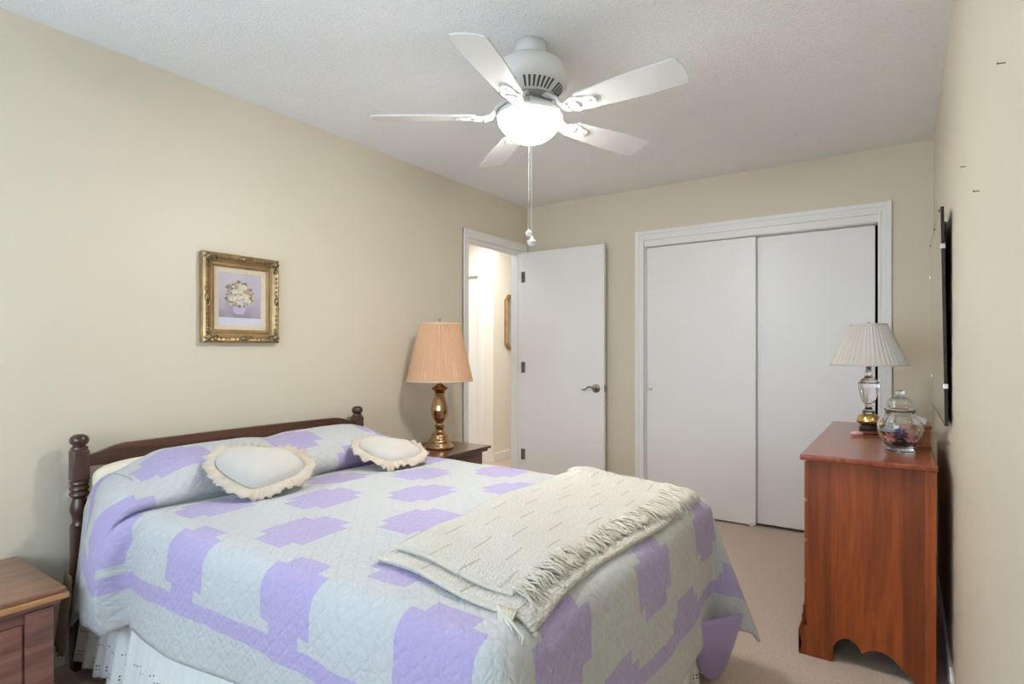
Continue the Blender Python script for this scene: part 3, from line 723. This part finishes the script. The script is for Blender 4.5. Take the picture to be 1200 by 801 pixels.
DZT = .80
cl = thing('table_lamp', 'crystal glass lamp with a white pleated shade on the dresser', 'lamp', (2.527, -.655, DZT))
k2 = lambda *p: [(r, z-DZT) for r, z in p]
b_ = link('foot_ring', L(k2((0, .8005), (.040, .8005), (.044, .806), (.040, .816), (.034, .826), (0, .826)), seg=40), FELT, cl, True); b_['label'] = 'black foot of the lamp'
link('base', L(k2((0, .826), (.036, .826), (.052, .838), (.056, .848), (.050, .858), (.048, .868), (.040, .878), (.028, .884), (0, .884)), seg=48), GOLD, cl, True)
link('crystal_stem', L(k2((0, .884), (.026, .884), (.030, .892), (.020, .905), (.014, .915), (.020, .925), (.014, .932), (0, .932)), seg=12), CRYSTAL, cl)
link('crystal_urn', L(k2((0, .932), (.012, .932), (.024, .940), (.034, .960), (.042, .990), (.047, 1.020), (.048, 1.040), (.050, 1.046), (.040, 1.054), (.026, 1.066), (.018, 1.076), (0, 1.076)), seg=16), CRYSTAL, cl)
link('crystal_neck', L(k2((0, 1.076), (.014, 1.076), (.024, 1.086), (.024, 1.094), (.013, 1.102), (.010, 1.110), (0, 1.110)), seg=12), CRYSTAL, cl)
bm = bmesh.new(); tube(bm, [(0, 0, 1.11-DZT), (0, 0, 1.348-DZT)], .004, 10); lathe(bm, k2((0, 1.110), (.013, 1.110), (.013, 1.150), (0, 1.152)), seg=20); link('stem', bm, CHROME, cl, True)
shade(cl, .174, 1.137-DZT, .082, 1.343-DZT, 48, SHADEW, SHADEW)
link('finial', L(k2((0, 1.346), (.006, 1.346), (.007, 1.353), (.003, 1.357), (0, 1.360)), seg=16), GOLD, cl, True)

# ------------------------------------------------------------------ dresser
ds = thing('dresser', 'reddish cherry wood dresser with scalloped side apron against the right wall', 'dresser', (0, 0, 0))
X0, X1, Y0, Y1 = 2.360, 2.772, -1.605, -.37
link('top', B(X0-.022, X1+.004, Y0-.035, Y1+.035, DZT-.022, DZT, bev=.007, seg=4), CHERRYTOP, ds)
def side(y0, y1, nm='side_panel'):
    cols = [(X0, 0), (X0+.030, 0), (X0+.060, 0), (X0+.088, 0), (X0+.0885, .058)]
    for k in range(1, 13): u = k/12; cols.append((X0+.0885+.098*u, .058+.046*math.sin(PI*u)**.7))
    for k in range(1, 13): u = k/12; cols.append((X0+.1865+.125*u, .058+.036*math.sin(PI*u)**.7-.020*u))
    cols += [(X0+.328, .026), (X0+.346, .012), (X0+.3465, 0), (X0+.38, 0), (X1, 0)]
    bm = bmesh.new(); zt = DZT-.0225
    for (xa, za), (xb, zb) in zip(cols[:-1], cols[1:]):
        q = [(xa, za), (xb, zb), (xb, zt), (xa, zt)]
        f_ = [bm.verts.new((x, y0, z)) for x, z in q]; g_ = [bm.verts.new((x, y1, z)) for x, z in q]
        bm.faces.new(f_); bm.faces.new(g_[::-1]); bm.faces.new((f_[0], f_[1], g_[1], g_[0])); bm.faces.new((f_[3], f_[2], g_[2], g_[3]))
    for x_, z_ in (cols[0], cols[-1]): bm.faces.new([bm.verts.new(p) for p in ((x_, y0, z_), (x_, y1, z_), (x_, y1, zt), (x_, y0, zt))])
    bmesh.ops.remove_doubles(bm, verts=bm.verts, dist=1e-5)
    return link(nm, bm, CHERRY, ds)
side(Y0, Y0+.02); side(Y1-.02, Y1)
link('back_panel', B(X1-.012, X1-.001, Y0+.0205, Y1-.0205, .10, DZT-.0225), CHERRY, ds)
link('carcass', B(X0+.012, X1-.0125, Y0+.0205, Y1-.0205, .115, DZT-.0225), flat('carcass_dark', (.06, .02, .01)), ds)
zs = [(.125, .285), (.292, .450), (.457, .610), (.617, .768)]
for (z0, z1) in zs:
    for (ya, yb) in ((Y0+.012, (Y0+Y1)/2-.004), ((Y0+Y1)/2+.004, Y1-.012)):
        d_ = link('drawer', B(X0-.012, X0+.0115, ya, yb, z0, z1, bev=.006, seg=3), CHERRY, ds)
        for f in (.25, .75):
            yk = ya+(yb-ya)*f; zk = (z0+z1)/2; bm = bmesh.new()
            for s in (-.035, .035): blob(bm, (X0-.0135, yk+s, zk+.01), .004, .010, .012, 2)
            tube(bm, [(X0-.016, yk-.035, zk+.01), (X0-.022, yk-.032, zk-.008), (X0-.023, yk, zk-.016), (X0-.022, yk+.032, zk-.008), (X0-.016, yk+.035, zk+.01)], .0026, 8)
            link('bail_pull', bm, BRASS, d_, True)
# shaped apron with ogee bracket feet on the front
pts = [(Y0, 0), (Y0+.10, 0), (Y0+.115, .04), (Y0+.15, .075), (Y0+.22, .065), (Y0+.30, .085)]
n = len(pts); mid = (Y0+Y1)/2
outl = pts + [(2*mid-y, z) for y, z in pts[::-1]] + [(Y1, .118), (Y0, .118)]
bm = bmesh.new(); prism(bm, outl, 0, X0-.010, X0-.0005); bmesh.ops.triangulate(bm, faces=[f for f in bm.faces if len(f.verts) > 4]); link('apron', bm, CHERRY, ds)
for ya in (Y0, Y1-.085):
    pf2 = [(X0-.0105, .20), (X0-.016, .195), (X0-.014, .17), (X0-.020, .155), (X0-.017, .135), (X0-.026, .115), (X0-.031, .095), (X0-.027, .075), (X0-.020, .055), (X0-.020, .03), (X0-.028, .018), (X0-.030, .0), (X0-.0105, .0)]
    bm = bmesh.new(); prism(bm, pf2, 1, ya, ya+.085); bmesh.ops.triangulate(bm, faces=[f for f in bm.faces if len(f.verts) > 4]); link('carved_foot', bm, CHERRY, ds)

# ------------------------------------------------------------------ mirror over the dresser
mr = thing('wall_mirror', 'frameless wall mirror with dark edge and clips above the dresser', 'mirror', (2.806, -1.0, .934))
mr.rotation_euler = (0, R(-.9), 0)
link('backing', B(-.0064, .004, -.535, .535, 0, .80, bev=.001), DARKF, mr)
link('mirror_face', B(-.0067, -.0045, -.528, .528, .006, .794), MIRROR, mr)
for zb_ in (.05, .71): link('hanging_batten', B(.0045, .012, -.50, .50, zb_, zb_+.04), DARKF, mr)
for z in (.145, .655):
    for s in (-1, 1): link('edge_clip', B(-.009, .006, s*.536-.004, s*.536+.004, z-.009, z+.009, bev=.0015), CHROME, mr)
for y in (-.45, -.05, .42): link('top_clip', B(-.009, .006, y-.006, y+.006, .797, .806, bev=.001), STEEL, mr)

# ------------------------------------------------------------------ things on the dresser
jar = thing('ginger_jar', 'clear glass ginger jar with domed lid holding dried flowers', 'jar', (2.664, -1.355, DZT))
outer = [(0, .0008), (.050, .0008), (.052, .004), (.050, .010), (.044, .015), (.047, .022), (.062, .045), (.073, .070), (.0785, .095), (.077, .118), (.068, .138), (.056, .150), (.050, .156), (.0505, .163), (.053, .167)]
inner = [(.050, .167), (.0478, .160), (.0478, .154), (.054, .147), (.065, .136), (.0738, .117), (.0753, .095), (.070, .071), (.059, .047), (.044, .025), (.033, .019), (0, .018)]
link('glass_body', L(outer+inner, seg=56), GLASS, jar, True)
lo = [(0, .252), (.010, .251), (.016, .243), (.015, .234), (.008, .228), (.010, .225), (.028, .220), (.041, .209), (.047, .195), (.048, .178), (.054, .175), (.0545, .171), (.051, .1678)]
li = [(.044, .170), (.0445, .194), (.039, .206), (.027, .216), (0, .2205)]
link('lid', L(lo+li, seg=56), GLASS, jar, True)
jx, jy = 2.664, -1.355
bm = bmesh.new(); rnd = random.Random(11)
for k in range(230):
    a_ = rnd.random()*2*PI; zz = .021 + .058*rnd.random(); rm = np.interp(zz, [.02, .047, .08], [.032, .055, .068]); r_ = rm*math.sqrt(rnd.random())
    rot = Matrix.Rotation(rnd.random()*6, 4, 'Z') @ Matrix.Rotation(rnd.random()*3, 4, 'X')
    blob(bm, (jx+r_*.93*math.cos(a_), jy+r_*.93*math.sin(a_), DZT+zz), .010, .004, .0018, 1, rot)
lv = link('dried_leaf_filling', bm, flat('dark_dried_leaves', (.05, .075, .07))); tag(lv, 'dark dried leaves filling the bottom of the glass jar', 'dried leaves', None, 'stuff')
FC = {'pink': flat('pink_petals', (.75, .27, .27)), 'white': flat('white_petals', (.74, .78, .84)), 'violet': flat('violet_petals', (.12, .10, .28)), 'peach': flat('peach_petals', (.75, .42, .36))}
YEL = flat('flower_centre', (.5, .32, .15))
spots = [('pink', -.032, -.042, .062, 'pink dried blossom at the left front of the glass jar'), ('pink', .030, -.044, .064, 'pink dried blossom at the right front of the glass jar'),
         ('white', -.026, -.026, .098, 'white dried blossom highest at the left of the glass jar'), ('violet', .004, -.048, .080, 'dark violet dried blossom in the middle of the glass jar'),
         ('white', -.042, -.010, .086, 'white dried blossom against the left glass of the jar'), ('peach', .018, -.010, .106, 'peach dried blossom on top of the jar filling'),
         ('peach', .041, -.010, .078, 'peach dried blossom against the right glass of the jar')]
for nm, dx, dy, dz, lab in spots:
    ca, sa = math.cos(R(0)), math.sin(R(0)); f_ = thing('dried_blossom', lab, 'dried flower', (jx+dx, jy+dy, DZT+dz), 0, 'dried blossoms in the jar')
    bm = bmesh.new()
    for ring, (n_, rr, tl, up_) in enumerate(((6, .011, .9, 0), (5, .007, .5, .004))):
        for k in range(n_):
            a_ = 2*PI*k/n_ + ring; blob(bm, (rr*1.3*math.cos(a_), rr*1.3*math.sin(a_), up_), .0115, .009, .0035, 1, Matrix.Rotation(a_, 4, 'Z') @ Matrix.Rotation(-tl*.6, 4, 'Y'))
    pt = link('petals', bm, FC[nm], f_, True); bm = bmesh.new(); blob(bm, (0, 0, .006), .004, .004, .003, 1); cn = link('centre', bm, YEL, f_, True)
    f_.rotation_euler = (R(55 if dy < -.02 else 20), 0, R(20+dx*300))
bx = thing('wooden_box', 'small wooden box on the dresser behind the glass jar', 'box', (2.736, -1.095, DZT))
link('body', B(-.034, .034, -.085, .085, .010, .078, bev=.003), BOXW, bx); link('lid', B(-.038, .038, -.089, .089, .0785, .095, bev=.005), BOXW, bx); link('base', B(-.038, .038, -.09, .09, .0005, .0095, bev=.003), BOXW, bx)
link('clasp', B(-.002, .012, -.0915, -.0895, .068, .084, bev=.0005), GOLD, bx)
bm = bmesh.new(); box(bm, -.022, .022, -.001, .001, 0, .036); o = link('paper_card', bm, CARD); tag(o, 'small white card standing tilted on the wooden box', 'card'); o.location = (2.734, -1.150, DZT+.0955); o.rotation_euler = (R(-38), R(16), R(14))
hb = thing('hand_mirror', 'small pink handled vanity brush lying on the dresser in front of the crystal lamp', 'brush', (2.532, -.93, DZT), R(28))
bm = bmesh.new(); blob(bm, (-.045, 0, .012), .030, .017, .0105, 3); link('handle', bm, PINKP, hb, True)
bm = bmesh.new(); tube(bm, [(-.02, 0, .011), (.02, .002, .009), (.05, .002, .011)], [.006, .0045, .007], 10); blob(bm, (.075, .002, .011), .032, .020, .009, 3); link('brush_head', bm, FELT, hb, True)
hb.name = 'hair_brush'

# ------------------------------------------------------------------ framed flower painting on the left wall
pic = thing('framed_painting', 'small flower painting in an ornate gilt frame on the left wall', 'picture', (0, -2.592, 1.245))
PW, PH = .392, .425
def frame_ring(bm, levels):
    """levels: list of (inset, x) -> mitred frame profile"""
    rings = []
    for ins, x in levels:
        rings.append([bm.verts.new((x, y, z)) for y, z in ((-PW/2+ins, ins), (PW/2-ins, ins), (PW/2-ins, PH-ins), (-PW/2+ins, PH-ins))])
    for a_, b_ in zip(rings[:-1], rings[1:]):
        for k in range(4): bm.faces.new((a_[k], a_[(k+1) % 4], b_[(k+1) % 4], b_[k]))
    return bm
link('frame', frame_ring(bmesh.new(), [(0.004, .002), (0, .022), (.004, .034), (.012, .040), (.022, .038), (.036, .026), (.046, .020), (.052, .022), (.058, .020), (.064, .016), (.066, .010)]), GILT, pic)
bm = bmesh.new(); rnd = random.Random(4)
def scroll(c, s, ang, sc):
    pts = []
    for k in range(14):
        t_ = k/13; a_ = ang + s*t_*4.4; r_ = sc*(1-.75*t_); pts.append((.036+.006*math.sin(PI*t_), c[0]+r_*math.cos(a_), c[1]+r_*math.sin(a_)))
    tube(bm, pts, [.0042-.0018*k/13 for k in range(14)], 6)
for (sy, sz) in ((0, 0), (1, 0), (0, 1), (1, 1)):
    bm = bmesh.new()
    cy = (-PW/2+.026) if not sy else (PW/2-.026); cz = .026 if not sz else PH-.026
    blob(bm, (.036, cy, cz), .012, .017, .017, 2)
    for k in range(6): a_ = k*PI/3; blob(bm, (.037, cy+.015*math.cos(a_), cz+.015*math.sin(a_)), .008, .0075, .0075, 1)
    for s_ in (-1, 1):
        scroll((cy + (-1 if sy else 1)*.030, cz), s_, PI*sy, .015); scroll((cy, cz + (-1 if sz else 1)*.030), s_, PI/2 + PI*sz, .015)
    link('corner_carving', bm, GILTD, pic, True)
for (cy, cz, hor) in ((0, .020, 1), (0, PH-.020, 1), (-PW/2+.020, PH/2, 0), (PW/2-.020, PH/2, 0)):
    bm = bmesh.new()
    blob(bm, (.038, cy, cz), .010, .022 if hor else .012, .012 if hor else .022, 2)
    for s_ in (-1, 1):
        scroll((cy + (s_*.034 if hor else 0), cz + (0 if hor else s_*.034)), s_, 0 if hor else PI/2, .014)
        for j in range(1, 4): blob(bm, (.036, cy + (s_*(.05+.02*j) if hor else 0), cz + (0 if hor else s_*(.05+.022*j))), .006, .009, .009, 1)
    link('side_carving', bm, GILTD, pic, True)
bm = bmesh.new()
for side_ in range(4):
    n_ = 44
    for k in range(n_):
        u = (k+.5)/n_; ins = .056
        if side_ < 2: y, z = -PW/2+ins + (PW-2*ins)*u, (ins if side_ == 0 else PH-ins)
        else: y, z = (-PW/2+ins if side_ == 2 else PW/2-ins), ins + (PH-2*ins)*u
        blob(bm, (.022, y, z), .003, .0035, .0035, 1)
bd = link('beading', bm, GILT, pic, True)
link('mat_board', frame_ring(bmesh.new(), [(.064, .012), (.064, .0135), (.088, .0115), (.090, .008)]), MAT_IVORY, pic)
cvs = link('canvas', B(.006, .009, -PW/2+.088, PW/2-.088, 0, PH-.176), CANVAS, pic); cvs.location = (0, 0, .088)
bm = bmesh.new(); 
vz = lambda: [(0, .052), (.018, .052), (.030, .066), (.032, .080), (.026, .096), (.020, .104), (0, .104)]
pts = [(r, z) for r, z in vz()]; outl = [(-.006+r, z) for r, z in pts[1:-1]] + [(-.006-r, z) for r, z in pts[1:-1][::-1]]
prism(bm, outl, 0, .0088, .0098); v_ = link('painted_vase', bm, flat('painted_vase_lilac', sr(196, 182, 214)), cvs)
cols = [flat('painted_white', sr(228, 224, 208)), flat('painted_cream', sr(214, 206, 168)), flat('painted_green', sr(120, 122, 104)), flat('painted_tan', sr(176, 150, 128))]
bms = [bmesh.new() for _ in cols]; rnd = random.Random(21)
for k in range(120):
    a_ = rnd.random()*2*PI; r_ = math.sqrt(rnd.random()); y = -.005 + .075*r_*math.cos(a_); z = .150 + .062*r_*math.sin(a_) - .25*abs(y)*(r_ > .6)*.4
    ci_ = rnd.choice([0, 0, 1, 1, 3, 2, 2]) if r_ < .75 else rnd.choice([2, 3, 2, 3, 1])
    s_ = .006 + .006*rnd.random(); blob(bms[ci_], (.0092+.0004*ci_*rnd.random(), y, z), .0008, s_, s_*.85, 1)
for (y, z) in ((0, .165), (-.012, .135), (-.042, .125), (.038, .12), (.018, .185), (-.03, .16), (.022, .142)):
    for k in range(7): a_ = k*.9; blob(bms[k % 2], (.0105, y+.009*math.cos(a_), z+.008*math.sin(a_)), .0009, .0075, .006, 1)
for b__, m_ in zip(bms, cols): link('painted_flowers', b__, m_, cvs)

# hall mirror
hm = thing('framed_mirror', 'gilt framed mirror hanging on the pale hall wall beyond the doorway', 'mirror', (HX, 1.315, 1.22))
def oct_(ins, x, w=.5, h=.62, c_=.06):
    a_, b_ = w/2-ins, h-ins; k = c_
    return [(x, -a_+k, ins), (x, a_-k, ins), (x, a_, ins+k), (x, a_, b_-k), (x, a_-k, b_), (x, -a_+k, b_), (x, -a_, b_-k), (x, -a_, ins+k)]
bm = bmesh.new(); rings = [[bm.verts.new(p) for p in oct_(i_, x_)] for i_, x_ in ((.004, .001), (0, .028), (.012, .040), (.03, .034), (.042, .018), (.046, .012))]
for a_, b_ in zip(rings[:-1], rings[1:]):
    for k in range(8): bm.faces.new((a_[k], a_[(k+1) % 8], b_[(k+1) % 8], b_[k]))
link('frame', bm, GILT, hm)
bm = bmesh.new(); bm.faces.new([bm.verts.new(p) for p in oct_(.044, .012)]); r_ = bmesh.ops.extrude_face_region(bm, geom=bm.faces[:]); bmesh.ops.translate(bm, verts=[v for v in r_['geom'] if isinstance(v, bmesh.types.BMVert)], vec=(-.008, 0, 0))
link('mirror_face', bm, MIRROR, hm)

# nails left in the right wall
for (y, z, lab) in ((-2.077, 1.729, 'bare nail in the right wall just above the mirror end'), (-2.425, 1.579, 'bare nail in the right wall lowest and nearest the camera side of the mirror'), (-2.838, 1.706, 'bare nail high on the right wall nearest the camera')):
    bm = bmesh.new(); tube(bm, [(W-.0002, y, z), (W-.011, y, z+.001)], .001, 8); tube(bm, [(W-.011, y, z+.002), (W-.0122, y, z+.0022)], .0022, 10)
    o = link('wall_nail', bm, STEEL); tag(o, lab, 'nail', 'nails in the right wall')
